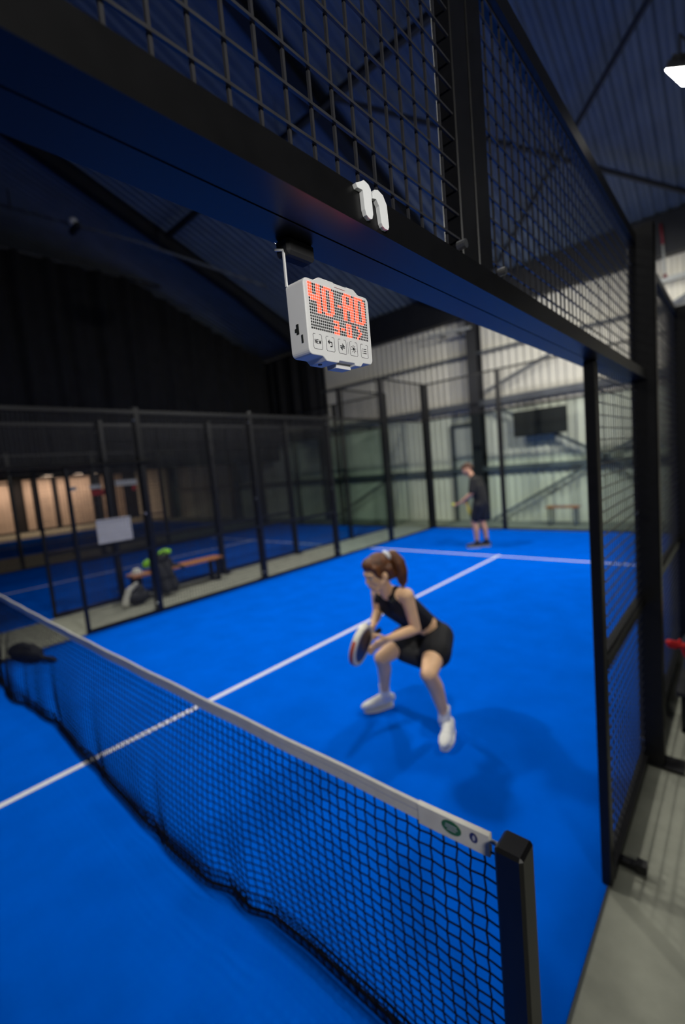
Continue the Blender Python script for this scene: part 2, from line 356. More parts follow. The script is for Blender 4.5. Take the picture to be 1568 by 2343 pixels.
# ================================================================== FENCES
POST = .12
def wire_panel(mb, x, y0, y1, z0, z1, sp=.05, r=.0022):
    ny = max(1, round((y1-y0)/sp)); nz = max(1, round((z1-z0)/sp))
    for i in range(1, ny):
        y = y0+(y1-y0)*i/ny; mb.box((x-r, y-r, z0), (x+r, y+r, z1))
    for i in range(1, nz):
        z = z0+(z1-z0)*i/nz; mb.box((x+r, y0, z-r), (x+3*r, y1, z+r))
def fence(name, x, sd, label, near=False, ymin=-2, coarse=False):
    """side fence of a court on plane x, sd = +1 when the outside of the court lies towards +x"""
    t = thing(name, label, 'court fence', loc=(x, 4, 0)); L = Vector((x, 4, 0))
    def add(nm, mb, m, par=t, sm=False):
        mb.v = [tuple(Vector(v)-L) for v in mb.v]; return obj(nm, mb, m, par, sm)
    xi, xo = x-.02*sd, x+.10*sd; a, b = min(xi, xo), max(xi, xo)
    H = 2.97
    for y in ([-2] if ymin <= -2 else [])+[2, 4, 6]:
        p_ = add('post', MB().bbox((a, y-.04, 0), (b, y+.04, H+.04), .006), M['black'])
        add('base_plate', MB().box((min(x, x+.19*sd), y-.05, 0), (max(x, x+.19*sd), y+.08, .012)), M['black'], t)
        for z in (.15, 1.49, 2.83):
            add('bolt', MB().tube([(x-.008*sd, y-.041, z), (x-.008*sd, y-.056, z)], .010, 10), M['bolt'])
    for y in (8, 9.93):
        add('post', MB().bbox((a, y-.04, 0), (b, y+.04, 3.96), .006), M['black'])
    for y in (1.0, -1.0):
        if y < ymin: continue
        add('door_jamb', MB().bbox((x-.02, y-.025, 0), (x+.02, y+.025, 2.2115), .004), M['black'])
    s = .022
    add('top_rail', MB().box((x-s, -2, H-.05), (x+s, 8, H)), M['black'])
    add('top_rail', MB().box((x-s, 8, 3.91), (x+s, 9.93, 3.95)), M['black'])
    spans = [(1.0, 2), (2, 4), (4, 6)]+([(-2, -1.0)] if ymin <= -2 else [])
    for y0, y1 in spans:
        add('base_rail', MB().box((x-s, y0+.025, 0.004), (x+s, y1-.04, .05)), M['black'])
        add('middle_rail', MB().box((x-s, y0+.025, .955), (x+s, y1-.04, 1.0)), M['black'])
        mb = MB(); wire_panel(mb, x, y0+.02, y1-.04, .05, 2.21 if y1-y0 < 1.5 else H-.05, .1 if coarse else .05)
        stuff(add('wire_mesh', mb, M['wire']))
    # lintel over the door opening: outer and inner tube
    for n_, (p, q) in enumerate((((x+.006*sd), (x+.06*sd)), ((x-.052*sd), (x+.003*sd)))):
        add('lintel_beam', MB().box((min(p, q), -2.1, 2.2115), (max(p, q), 1.955 if near else 2.12, 2.2585 if n_ == 0 else 2.252)), M['blackgloss'])
    for y0, y1, z1 in ((6, 8, H), (8, 9.93, H)):
        add('glass_pane', MB().box((x-.006, y0+.045, .03), (x+.006, y1-.045, z1-.06)), M['glass'])
        add('base_rail', MB().box((x-s, y0+.04, 0.004), (x+s, y1-.04, .03)), M['black'])
    add('glass_rail', MB().box((x-s, 8.04, H-.05), (x+s, 9.89, H-.01)), M['black'])
    mb = MB(); wire_panel(mb, x, 8.04, 9.9, H, 3.91, .1 if coarse else .05); stuff(add('wire_mesh', mb, M['wire']))
    if not near:
        mb = MB(); wire_panel(mb, x, -1.98, 1.98, 2.29, H-.05, .1 if coarse else .05); stuff(add('wire_mesh', mb, M['wire']))
        add('upper_post', MB().box((x-.02, -.03, 2.29), (x+.02, .03, H-.05)), M['black'])
    else:
        # double upright in the middle of the lintel, wires one by one
        for y0 in (-.075, .004):
            add('upper_post', MB().bbox((x-.03, y0, 2.252), (x+.012, y0+.072, H-.05), .0025), M['black'])
        for y in (-.10, .105):
            add('bolt', MB().tube([(x+.012, y, 2.312), (x+.03, y, 2.312)], .009, 10), M['bolt'])
        r = .0021
        vm = MB().box((-r, -r, 0), (r, r, H-.05-2.252)).mesh('wire'); vm.materials.append(M['wire'])
        for y0, y1 in ((-1.96, -.075), (.076, 1.96)):
            ny = round((y1-y0)/.0475); sp = (y1-y0)/ny
            for i in range(1, ny):
                o = link('wire', vm, None, t); o.location = Vector((x, y0+sp*i, 2.252))-L
            hm = MB().box((0, 0, -r), (2*r, y1-y0, r)).mesh('wire'); hm.materials.append(M['wire'])
            for i in range(14):
                o = link('wire', hm, None, t); o.location = Vector((x+r, y0, 2.287+.0485*i))-L
        # white letter on the lintel
        def lp(u, v): return (u*.0707, v*.047)
        stem = [lp(0,.80),(lp(.08,.86)),lp(.26,1.02),lp(.40,.98),lp(.46,.88),lp(.48,.20),lp(.44,.06),lp(.36,.02),lp(.26,.08),lp(.22,.22),lp(.20,.72),lp(.04,.70)]
        leg = [lp(.50,.80),lp(.58,.94),lp(.70,1.0),lp(.86,.94),lp(.97,.72),lp(1.0,.10),lp(.96,.0),lp(.86,-.02),lp(.78,.02),lp(.74,.10),lp(.70,.55),lp(.62,.70),lp(.50,.66)]
        mb = MB()
        for pg in (stem, leg): mb.prism(pg, (x+.0605, -.4995, 2.2176), (0, 1, 0), (0, 0, 1), (1, 0, 0), 0, .006)
        q = add('letter_n', mb, M['signwhite']); q['label'] = 'white raised letter n on the lintel beam'
        add('foot_bracket', MB().box((x+.02, 1.11, .01), (x+.125, 1.145, .035)).box((x+.085, 1.105, .01), (x+.125, 1.15, .05)), M['black'])
    return t
fence('court_fence', XR, 1, 'black steel mesh fence with door opening in the near right foreground', near=True)
fence('court_fence', XL, -1, 'black mesh fence along the far left side of the lit blue court')
fence('court_fence', NX1, 1, 'black mesh fence of the unlit court standing behind the wooden bench')
fence('court_fence', NX0, -1, 'farthest black fence on the distant side of the unlit court', coarse=True)

def back_wall(name, x0, x1, label):
    t = thing(name, label, 'glass wall')
    n = 3; y = YB+.03
    for i in range(n+1):
        x = x0+(x1-x0)*i/n
        obj('post', MB().bbox((x-.045, y-.03, 0), (x+.045, y+.09, 3.95), .006), M['black'], t)
    for i in range(n):
        a, b = x0+(x1-x0)*i/n+.05, x0+(x1-x0)*(i+1)/n-.05
        obj('glass_pane', MB().box((a, y-.006, .04), (b, y+.006, 2.95)), M['glass'], t)
        mb = MB(); 
        k = round((b-a)/.05)
        for j in range(1, k): mb.box((a+(b-a)*j/k-.002, y-.002, 3.0), (a+(b-a)*j/k+.002, y+.002, 3.91))
        for j in range(18): mb.box((a, y+.002, 3.04+.05*j-.002), (b, y+.006, 3.04+.05*j+.002))
        stuff(obj('wire_mesh', mb, M['wire'], t))
    obj('top_rail', MB().box((x0, y-.022, 3.91), (x1, y+.022, 3.95)), M['black'], t)
    obj('glass_rail', MB().box((x0, y-.022, 2.95), (x1, y+.022, 3.0)), M['black'], t)
    obj('base_rail', MB().box((x0, y-.022, 0.004), (x1, y+.022, .04)), M['black'], t)
back_wall('glass_back_wall', XL, XR, 'glass back wall with black posts behind the man')
back_wall('glass_back_wall', NX0, NX1, 'dim glass back wall of the unlit left court')

# ================================================================== NET
def net_post(x, label):
    t = thing('net_post', label, 'net post', 'net posts')
    obj('tube', MB().bbox((x-.036, -.045, .012), (x+.036, .035, .925), .008), M['black'], t)
    obj('foot_plate', MB().box((x-.06, -.08, 0), (x+.06, .07, .012)), M['black'], t)
    obj('hook', MB().tube([(x-.036*(1 if x > 0 else -1), 0, .895), (x-.075*(1 if x > 0 else -1), 0, .895)], .006), M['bolt'], t)
net_post(3.016, 'square black net post in the right foreground')
net_post(-3.016, 'square black net post at the far left end of the net')

NB = [(-3, -.06), (-2.38, -.108), (-1.69, -.136), (-1.12, -.057), (-.56, -.034), (0, -.058), (.6, -.066), (1.0, -.081), (1.13, -.085), (1.52, -.071), (1.82, -.031), (1.97, .014), (2.2, .025), (2.5, .024), (3, .01)]
def nb(x):
    for (a, p), (b, q) in zip(NB, NB[1:]):
        if a <= x <= b:
            k = (x-a)/(b-a); k = k*k*(3-2*k); return p+(q-p)*k
    return NB[0][1] if x < NB[0][0] else NB[-1][1]
def ztop(x): return .875+.03*(abs(x)/3)**2
def fold(x):
    f = 0
    for c, wd, am in ((-2.45, .07, .05), (-2.05, .06, .06), (-1.45, .09, .06), (-.75, .10, .065), (.15, .10, .04), (1.05, .09, .045), (1.7, .08, .05), (-2.75, .06, .05)):
        f += am*math.exp(-((x-c)/wd)**2)
    return f
def net_pt(x, s):                           # s: 0 under the tape, 1 at the hem
    z = (ztop(x)-.04)*(1-s)+.012*s
    k = s*s*(3-2*s)
    y = nb(x)*k+fold(x)*max(0, s-.25)**1.2*(1.25-.55*s)*(1-.25*math.sin(3*s)) - .02*math.sin(math.pi*s)
    xx = x+.05*s*(1-abs(x)/3)*math.sin(2.2*x)
    return Vector((xx, y, z))
net = thing('court_net', 'black court net with white top tape across the blue court', 'net', loc=(0, 0, 0))
def strands(name, x0, x1, s0, s1, cx, cs, r, dy=0):
    """square mesh knotted cords, cords zigzag a little between the knots"""
    nx = round((x1-x0)/cx); ns = round((s1-s0)/cs)
    P = [[net_pt(x0+(x1-x0)*i/nx+(.06*cx if j % 2 else -.06*cx), s0+(s1-s0)*(j+(.06 if i % 2 else -.06)*(0 < j < ns))/ns)+Vector((0, dy, 0)) for j in range(ns+1)] for i in range(nx+1)]
    V = []; F = []
    def seg(a, b):
        d = b-a; n = Vector((0, 1, 0)); t = d.cross(n)
        if t.length < 1e-6: t = Vector((1, 0, 0))
        t = t.normalized()*r; n = t.cross(d).normalized()*r
        o = len(V)
        V.extend([a+t, a-t*.5+n*.87, a-t*.5-n*.87, b+t, b-t*.5+n*.87, b-t*.5-n*.87])
        F.extend([(o, o+1, o+4, o+3), (o+1, o+2, o+5, o+4), (o+2, o, o+3, o+5)])
    for i in range(nx+1):
        for j in range(ns+1):
            if j < ns: seg(P[i][j], P[i][j+1])
            if i < nx: seg(P[i][j], P[i+1][j])
    mb = MB().add(V, F)
    return stuff(obj(name, mb, M['net'], net, True))
strands('net_mesh', -2.97, 2.975, 0, 1, .0405, .046, .0031)
strands('hem_mesh', -2.955, 2.99, .87, 1, .0405, .046, .0032, -.028)
hem = [net_pt(-2.97+5.945*i/200, 1)+Vector((0, -.008, .0)) for i in range(201)]
obj('hem_cord', MB().tube(hem, .006, 6), M['net'], net, True)
def tape_strip(name, x0, x1, zlo, zhi, th, m, n=60, y=0):
    V = []; F = []
    for i in range(n+1):
        x = x0+(x1-x0)*i/n; z = ztop(x); sw = .002*math.sin(x*11)
        V += [(x, y-th+sw, z+zlo), (x, y-th+sw, z+zhi-.006), (x, y+sw, z+zhi), (x, y+th+sw, z+zhi-.006), (x, y+th+sw, z+zlo)]
    for i in range(n):
        for k in range(5): F.append((5*i+k, 5*i+(k+1) % 5, 5*i+5+(k+1) % 5, 5*i+5+k))
    F += [(4, 3, 2, 1, 0), tuple(range(5*n, 5*n+5))]
    return obj(name, MB().add(V, F), m, net)
tape_strip('tape', -2.95, 2.95, -.045, .012, .006, M['tape'])
tape_strip('stitching', -2.95, 2.95, -.013, -.011, .0065, M['sign'])
pt = tape_strip('end_sleeve', 2.74, 2.952, -.052, .0135, .0085, M['tape'], 8); pt['label'] = 'white sleeve with printed marks at the net end'
z0 = ztop(2.84)
def disc(cx, cz, rx, rz, n=20): return [(cx+rx*math.cos(2*math.pi*i/n), cz+rz*math.sin(2*math.pi*i/n)) for i in range(n)]
mb = MB().prism(disc(0, 0, .030, .020), (2.845, -.0087, z0-.018), (1, 0, 0), (0, 0, 1), (0, -1, 0), 0, .0008)
g_ = obj('round_print', mb, M['lgreen'], pt)
obj('print_text', MB().box((2.828, -.0099, z0-.013), (2.862, -.0094, z0-.010)).box((2.826, -.0099, z0-.020), (2.864, -.0094, z0-.017)).box((2.832, -.0099, z0-.027), (2.858, -.0094, z0-.024)), M['sign'], pt)
mb = MB()
for k, xx in enumerate((2.786, 2.797, 2.806)):
    mb.box((xx-.003, -.0094, z0-.026), (xx+.003, -.0088, z0-.008))
mb.box((2.778, -.0094, z0-.012), (2.800, -.0088, z0-.008))
obj('print_letters', mb, M['ink'], pt)
mb = MB().prism(disc(0, 0, .011, .014), (2.911, -.0087, z0-.014), (1, 0, 0), (0, 0, 1), (0, -1, 0), 0, .0008)
obj('blue_print', mb, M['lblue'], pt)
mb = MB().prism(disc(0, 0, .004, .008), (2.911, -.0097, z0-.014), (1, 0, .3), (0, 0, 1), (0, -1, 0), 0, .0004)
obj('print_star', mb, M['sign'], pt)

# ================================================================== SCOREBOARD
SX, SY0, SZ0, SW, SH, SD = 3.0, -.547, 2.046, .143, .103, .036
sb = thing('scoreboard', 'small white electronic scoreboard showing red 40-AD under the lintel', 'scoreboard', loc=(SX-SD/2, SY0+SW/2, SZ0)); SO = sb.location.copy()
def sadd(nm, mb, m, par=None, sm=False):
    mb.v = [tuple(Vector(v)-SO) for v in mb.v]; return obj(nm, mb, m, par or sb, sm)
def rr(x0, y0, x1, y1, r, n=5):
    pts = []
    for cx, cy, a0 in ((x1-r, y0+r, -90), (x1-r, y1-r, 0), (x0+r, y1-r, 90), (x0+r, y0+r, 180)):
        for i in range(n+1):
            a = R(a0+90*i/n); pts.append((cx+r*math.cos(a), cy+r*math.sin(a)))
    return pts
r_ = .008
corner = lambda cx, cy, a0: [(cx+r_*math.cos(R(a0+90*i/5)), cy+r_*math.sin(R(a0+90*i/5))) for i in range(6)]
face = (corner(r_, r_, 180)+[(.028, 0), (.035, -.006), (.060, -.006), (.062, -.0025), (.098, -.0025), (.099, -.006), (.112, -.006), (.118, 0)]
        + corner(SW-r_, r_, 270)+corner(SW-r_, SH-r_, 0)+[(.118, SH), (.108, SH+.006), (.091, SH+.006), (.087, SH+.001), (.066, SH+.001), (.063, SH+.006), (.032, SH+.006), (.022, SH)]+corner(r_, SH-r_, 90))
body = MB().prism(face, (SX-SD, SY0, SZ0), (0, 1, 0), (0, 0, 1), (1, 0, 0), 0, SD)
bo = sadd('case', body, M['plastic'])
bv = bo.modifiers.new('bevel', 'BEVEL'); bv.width = .0014; bv.segments = 2; bv.limit_method = 'ANGLE'
sadd('front_latch', MB().box((SX-.020, SY0+.062, SZ0+SH-.001), (SX+.0015, SY0+.086, SZ0+SH+.0035)), M['plastic'])
sadd('bottom_clip', MB().box((SX-.030, SY0+.066, SZ0-.010), (SX-.012, SY0+.100, SZ0-.001)), M['plastic'])
sadd('foot_screw', MB().tube([(SX-.020, SY0+.040, SZ0-.0072), (SX-.020, SY0+.040, SZ0-.0055)], .003, 12), M['hole'])
BIG = {'4': ['110011']*4+['111111', '011111']+['000011']*4,
       '0': ['011110']+['110011']*8+['011110'], 'A': ['011110']+['110011']*3+['111111']*2+['110011']*4,
       'D': ['111110']+['110011']*8+['111110']}
lit = set()
for ch, c0 in (('4', 0), ('0', 7), ('A', 18), ('D', 25)):
    for r, row in enumerate(BIG[ch]):
        for c, b in enumerate(row):
            if b == '1': lit.add((c0+c, r))
lit |= {(15, 5), (16, 5)}
for c0, pat in ((12, ['111', '001', '111', '001', '111']), (16, ['00', '00', '11', '00', '00']), (19, ['111', '101', '101', '101', '111']), (25, ['100', '010', '001', '010', '100'])):
    for r, row in enumerate(pat):
        for c, b in enumerate(row):
            if b == '1': lit.add((c0+c, 11+r))
on_, off_ = MB(), MB()
px = lambda c: SY0+.0095+c*.00400
pz = lambda r: SZ0+SH-.0065-r*.00400
for c in range(32):
    for r in range(16):
        o_ = (SX, px(c), pz(r)); pg = [(a, b) for a, b in disc(0, 0, *((.00172,)*2 if (c, r) in lit else (.00160,)*2), 8)]
        (on_ if (c, r) in lit else off_).prism(pg, o_, (0, 1, 0), (0, 0, 1), (1, 0, 0), -.0004, .0002 if (c, r) not in lit else .0005)
q = stuff(sadd('lit_dots', on_, M['led'])); q['label'] = 'red lit dots reading 40-AD and 3-0'
stuff(sadd('unlit_dots', off_, M['hole']))
def stroke(mb, pts, wd, x=SX):
    for a, b in zip(pts, pts[1:]):
        mb.beam((x+.0001, *a), (x+.0001, *b), .0006, wd, (1, 0, 0)) if False else mb.beam((x, a[0], a[1]), (x, b[0], b[1]), wd, .0006, (1, 0, 0))
bw, bh = .0175, .0205
BY = [.0095+i*.0262 for i in range(5)]
for i, by in enumerate(BY):
    a0, z_0 = SY0+by, SZ0+.0085
    mb = MB(); w_ = .0005
    top = z_0+bh
    pl = [(a0+.005, top), (a0+.0015, top), (a0, top-.0015), (a0, z_0+.0015), (a0+.0015, z_0), (a0+bw-.0015, z_0), (a0+bw, z_0+.0015), (a0+bw, top-.0015), (a0+bw-.0015, top), (a0+bw-.005, top)]
    stroke(mb, pl, w_)
    btn = sadd('button', mb, M['ink'])
    cx, cz = a0+bw/2, z_0+bh/2
    mb = MB()
    if i == 0:
        def gl(segs, ox):
            for s_ in segs: stroke(mb, [(cx+ox+u, cz+v) for u, v in s_], .0009)
        gl([[(0, -.0028), (0, .0028), (.0028, -.0028), (.0028, .0028)]], -.0055)
        gl([[(.0026, .0028), (0, .0028), (0, -.0028), (.0026, -.0028)], [(0, 0), (.0022, 0)]], -.0012)
        gl([[(0, .0028), (.0010, -.0028), (.0020, .0015), (.0030, -.0028), (.0040, .0028)]], .0026)
    elif i == 1:
        stroke(mb, [(cx-.0025, cz+.0028), (cx+.0032, cz+.0028), (cx+.0032, cz-.0032), (cx-.0005, cz-.0032)], .0014)
        mb.prism([(cx-.0056, cz+.0028), (cx-.0018, cz+.0062), (cx-.0018, cz-.0006)], (SX-.0003, 0, 0), (0, 1, 0), (0, 0, 1), (1, 0, 0), 0, .0006)
    elif i == 2:
        stroke(mb, [(cx-.0050, cz+.0008), (cx+.0048, cz+.0008)], .0013); stroke(mb, [(cx-.0048, cz-.0014), (cx+.0050, cz-.0014)], .0013)
        mb.prism([(cx+.0052, cz+.0004), (cx+.0004, cz+.0050), (cx+.0004, cz+.0004)], (SX-.0003, 0, 0), (0, 1, 0), (0, 0, 1), (1, 0, 0), 0, .0006)
        mb.prism([(cx-.0052, cz-.0010), (cx-.0004, cz-.0056), (cx-.0004, cz-.0010)], (SX-.0003, 0, 0), (0, 1, 0), (0, 0, 1), (1, 0, 0), 0, .0006)
    elif i == 3:
        mb.prism(disc(cx, cz, .0022, .0022, 16), (SX-.0003, 0, 0), (0, 1, 0), (0, 0, 1), (1, 0, 0), 0, .0006)
        for k in range(8):
            a = R(45*k+10); stroke(mb, [(cx+.0034*math.cos(a), cz+.0034*math.sin(a)), (cx+.0060*math.cos(a), cz+.0060*math.sin(a))], .0009)
    else:
        for k in (-1, 0, 1):
            stroke(mb, [(cx-.0018, cz+k*.0032), (cx+.0048, cz+k*.0032)], .0012); stroke(mb, [(cx-.0046, cz+k*.0032), (cx-.0032, cz+k*.0032)], .0012)
    sadd('button_symbol', mb, M['ink'], btn)
mb = MB(); stroke(mb, [(SY0+BY[3]-.0045, SZ0+.010), (SY0+BY[3]-.0045, SZ0+.027)], .0003); sadd('panel_seam', mb, M['hole'])
# ports on the left side
yl = SY0
sadd('charge_port', MB().box((SX-.021, yl-.0006, SZ0+.030), (SX-.0165, yl+.001, SZ0+.044)).box((SX-.024, yl-.0006, SZ0+.0335), (SX-.021, yl+.001, SZ0+.0385)), M['hole'])
sadd('power_slot', MB().box((SX-.0125, yl-.0006, SZ0+.017), (SX-.0095, yl+.001, SZ0+.028)), M['hole'])
# hanger: clear plate and black magnet block
sadd('hanger_plate', MB().box((SX-.034, SY0+.002, SZ0+SH-.004), (SX-.0325, SY0+.050, 2.192)), M['clear'])
sadd('hanger_edge', MB().box((SX-.0345, SY0-.001, SZ0+SH-.004), (SX-.032, SY0+.002, 2.194)), M['plastic'])
sadd('hanger_hook', MB().beam((SX-.033, SY0+.001, 2.194), (SX-.046, SY0-.003, 2.198), .003, .003), M['plastic'])
sadd('magnet_block', MB().bbox((SX-.050, SY0+.000, 2.188), (SX-.022, SY0+.054, 2.2115), .004), M['bag'])

# ================================================================== LAMPS
def flood(x, y, z, label, aim, power=LAMP_W, spread=135):
    t = thing('flood_lamp', label, 'lamp', 'court floodlights', (x, y, z))
    tgt = Vector(aim); d = (tgt-Vector((x, y, z))).normalized()
    q = d.to_track_quat('-Z', 'Y'); Rm = q.to_matrix()
    def ad(nm, mb, m):
        mb.v = [tuple(Rm @ Vector(v)) for v in mb.v]; return obj(nm, mb, m, t)
    ad('housing', MB().bbox((-.24, -.17, .012), (.24, .17, .09), .01), M['housing'])
    mbf = MB()
    for k in range(9): mbf.box((-.22+.055*k-.004, -.15, .09), (-.22+.055*k+.004, .15, .14))
    ad('cooling_fins', mbf, M['housing'])
    ad('lens', MB().box((-.22, -.15, 0), (.22, .15, .012)), M['lamp'])
    obj('yoke', MB().tube([Rm @ Vector((-.26, 0, .05)), Rm @ Vector((-.26, 0, .05))+Vector((0, 0, .28)), Rm @ Vector((.26, 0, .05))+Vector((0, 0, .28)), Rm @ Vector((.26, 0, .05))], .012, 6), M['housing'], t)
    obj('hanger_cable', MB().tube([(0, 0, .30), (0, 0, roof_z(y)-z-.05)], .008, 6), M['housing'], t)
    ld = bpy.data.lights.new('flood_light', 'AREA'); ld.shape = 'RECTANGLE'; ld.size = .44; ld.size_y = .30; ld.energy = power; ld.color = (1, .975, .91); ld.spread = R(spread)
    lo = bpy.data.objects.new('flood_light', ld); COL.objects.link(lo); lo.parent = t
    lo.location = d*.012; lo.rotation_euler = q.to_euler()
flood(2.97, 6.05, 5.96, 'bright floodlight hanging in the upper right corner', (-.6, 7.0, 0), LAMP_W*.85, 165)
flood(-3.15, 5.45, 6.35, 'floodlight above the left fence hidden behind the lintel beam', (-.7, 6.2, 0), LAMP_W*.85, 160)
flood(3.45, 8.0, 4.5, 'added unseen floodlight brightening the back wall from outside the right edge', (-.8, 11.6, .5), LAMP_W*.55, 140)  # extra lamp out of view, added to brighten the back wall
flood(3.1, .2, 6.2, 'floodlight straight above the door opening on the right', (-1.5, 2.0, 0), LAMP_W*.18, 88)
flood(-3.1, .2, 6.2, 'floodlight above the left door opening outside the picture', (1.4, 2.6, 0), LAMP_W*.40, 120)
flood(5.2, -1.6, 2.6, 'added spot lamp behind the viewer aimed at the scoreboard', (3.0, -.5, 2.15), 5.4, 72)  # narrow fill lamp added behind the camera to light the scoreboard face

# ================================================================== PEOPLE
def frame(g, h):
    g = Vector(g).normalized(); h = Vector(h); h = (h-g*g.dot(h)).normalized(); l = h.cross(g)   # l = person's left
    return g, h, l
def head_mesh(mb, c, g, h, l, s=1.0):
    c = Vector(c); e = lambda a, f, u: c+(l*a+g*f+h*u)*s
    mb.ell(e(0, -.008, .028), (l*.074*s, g*.093*s, h*.090*s))
    mb.ell(e(0, .018, -.020), (l*.063*s, g*.072*s, h*.080*s))
    mb.capsule(e(0, .040, -.070), e(0, .062, -.092), .036*s, .022*s)          # jaw, chin
    for k in (-1, 1):
        mb.capsule(e(.048*k, 0, -.045), e(.022*k, .058, -.088), .026*s, .020*s)
        mb.ell(e(.036*k, .052, -.030), (l*.028*s, g*.025*s, h*.030*s))        # cheek
        mb.ell(e(.074*k, -.008, -.012), (l*.010*s, g*.019*s, h*.030*s))       # ear
        mb.capsule(e(.016*k, .084, .022), e(.048*k, .070, .020), .011*s, .010*s)   # brow
        mb.ell(e(.009*k, .092, -.031), (l*.008*s, g*.008*s, h*.007*s))
    mb.capsule(e(0, .086, .008), e(0, .100, -.028), .008*s, .009*s)           # nose
    mb.capsule(e(-.016, .084, -.060), e(.016, .084, -.060), .010*s, .010*s)   # mouth
def face_parts(c, g, h, l, par, s=1.0):
    c = Vector(c); e = lambda a, f, u: c+(l*a+g*f+h*u)*s
    for k in (-1, 1):
        o = obj('eye', MB().ell(e(.032*k, .076, .000), (l*.013*s, g*.008*s, h*.008*s), 12, 8), M['eyew'], par, True)
        obj('iris', MB().ell(e(.031*k, .082, .000), (l*.0065*s, g*.004*s, h*.0065*s), 10, 6), M['eye'], o, True)
        obj('eyebrow', MB().capsule(e(.016*k, .093, .022), e(.048*k, .078, .023), .0034*s, .0022*s, 8, 3), M['hair2'], par, True)
    obj('lips', MB().ell(e(0, .090, -.060), (l*.020*s, g*.006*s, h*.0062*s), 14, 8), M['lips'], par, True)
def hand_mesh(mb, wr, fdir, palm_n, thumb_side, curl=(20, 30, 25), s=1.0, spread=.0):
    """fdir: wrist to knuckles, palm_n: direction the palm faces, thumb_side: +1/-1 along fdir x palm_n"""
    f = Vector(fdir).normalized(); n = Vector(palm_n); n = (n-f*n.dot(f)).normalized(); a = f.cross(n)*thumb_side
    wr = Vector(wr)
    offs = (.030, .010, -.010, -.028); lens = (.068, .076, .070, .055); rad = (.0088, .0090, .0086, .0076)
    for o_, r in zip(offs, rad):
        mb.capsule(wr+a*o_*.5*s, wr+(f*.085+a*o_)*s, .015*s, .0125*s, 10, 3)
    for o_, ln, r in zip(offs, lens, rad):
        p = wr+(f*.085+a*o_)*s; d = (f+a*o_*spread*20).normalized(); ang = 0
        for seg, k in zip((.45, .32, .26), curl):
            ang += k; dd = d*math.cos(R(ang))+n*math.sin(R(ang))
            q = p+dd*ln*seg*s; mb.capsule(p, q, r*s, r*.93*s, 10, 3); p = q
    p = wr+(f*.022+a*.022)*s; d = (f*.55+a*.75+n*.30).normalized()
    q = p+d*.042*s; mb.capsule(p, q, .0135*s, .0105*s, 10, 3)
    d = (f*.85+a*.25+n*.50).normalized(); q2 = q+d*.030*s; mb.capsule(q, q2, .0102*s, .0092*s, 10, 3)
    d = (f*.85-a*.05+n*.55).normalized(); mb.capsule(q2, q2+d*.022*s, .0092*s, .0080*s, 10, 3)
def shoe(par, heel, toe, m_up, m_sole, ank, name='shoe', s=1.0):
    heel, toe = Vector(heel), Vector(toe); f = (toe-heel); f.z = 0; f.normalize(); a = Vector((-f.y, f.x, 0)); L = (toe-heel).length
    g0 = Vector((heel.x, heel.y, 0))
    sec = [(-.02, .024, .075), (.02, .036, .082), (.25*L, .037, .090), (.45*L, .038, .078), (.62*L, .045, .062), (.80*L, .046, .050), (.93*L, .036, .043), (L, .016, .034)]
    mb = MB()
    for (u0, w0, h0), (u1, w1, h1) in zip(sec, sec[1:]):
        mb.ell(g0+f*((u0+u1)/2)+Vector((0, 0, .030+(h0+h1)/4)), (f*((u1-u0)*.9+.02), a*(w0+w1)/2, Vector((0, 0, (h0+h1)/4+.004))), 16, 8)
        mb.capsule(g0+f*u0+Vector((0, 0, .032)), g0+f*u1+Vector((0, 0, .032)), w0*.8, w1*.8, 12, 3) if False else None
    mb.capsule(Vector(ank)+Vector((0, 0, -.005)), g0+f*.05+Vector((0, 0, .07)), .043, .042)
    o = remesh(mb, name, .006, m_up, par, 5)
    n = 26; ol = []
    def wid(t): return .036+.010*math.sin(min(1, max(0, (t-.25)/.6))*math.pi)
    for i in range(n):
        t = i/(n-1); u = -.035+(L+.04)*t; e = math.sqrt(max(0, 1-(2*t-1)**6)); ol.append((u, wid(t)*e))
    poly = ol+[(u, -w_) for u, w_ in ol[::-1][1:-1]]
    obj('sole', MB().prism(poly, g0, f, a, (0, 0, 1), 0.002, .022), m_sole, o)
    return o

# ---------------------------------------------------------------- woman
wo = thing('person', 'red-haired woman in black top and skirt crouching with a racket at the net', 'person', loc=(1.66, 1.6, 0))
WL = wo.location.copy()
def wfix(o): o.location = o.location-WL; return o
J = dict(pel=(1.69, 1.79, .61), waist=(1.665, 1.655, .765), chest=(1.635, 1.50, .905), neck=(1.635, 1.395, 1.035),
         shL=(1.775, 1.41, 1.015), shR=(1.505, 1.45, .985), elL=(1.802, 1.452, .775), wrL=(1.716, 1.242, .762),
         elR=(1.500, 1.44, .815), wrR=(1.585, 1.27, .772), hL=(1.785, 1.775, .61), hR=(1.595, 1.80, .61),
         kL=(1.900, 1.41, .50), kR=(1.463, 1.485, .485), aL=(1.905, 1.565, .15), aR=(1.350, 1.630, .14), head=(1.650, 1.285, 1.185))
J = {k: Vector(v) for k, v in J.items()}
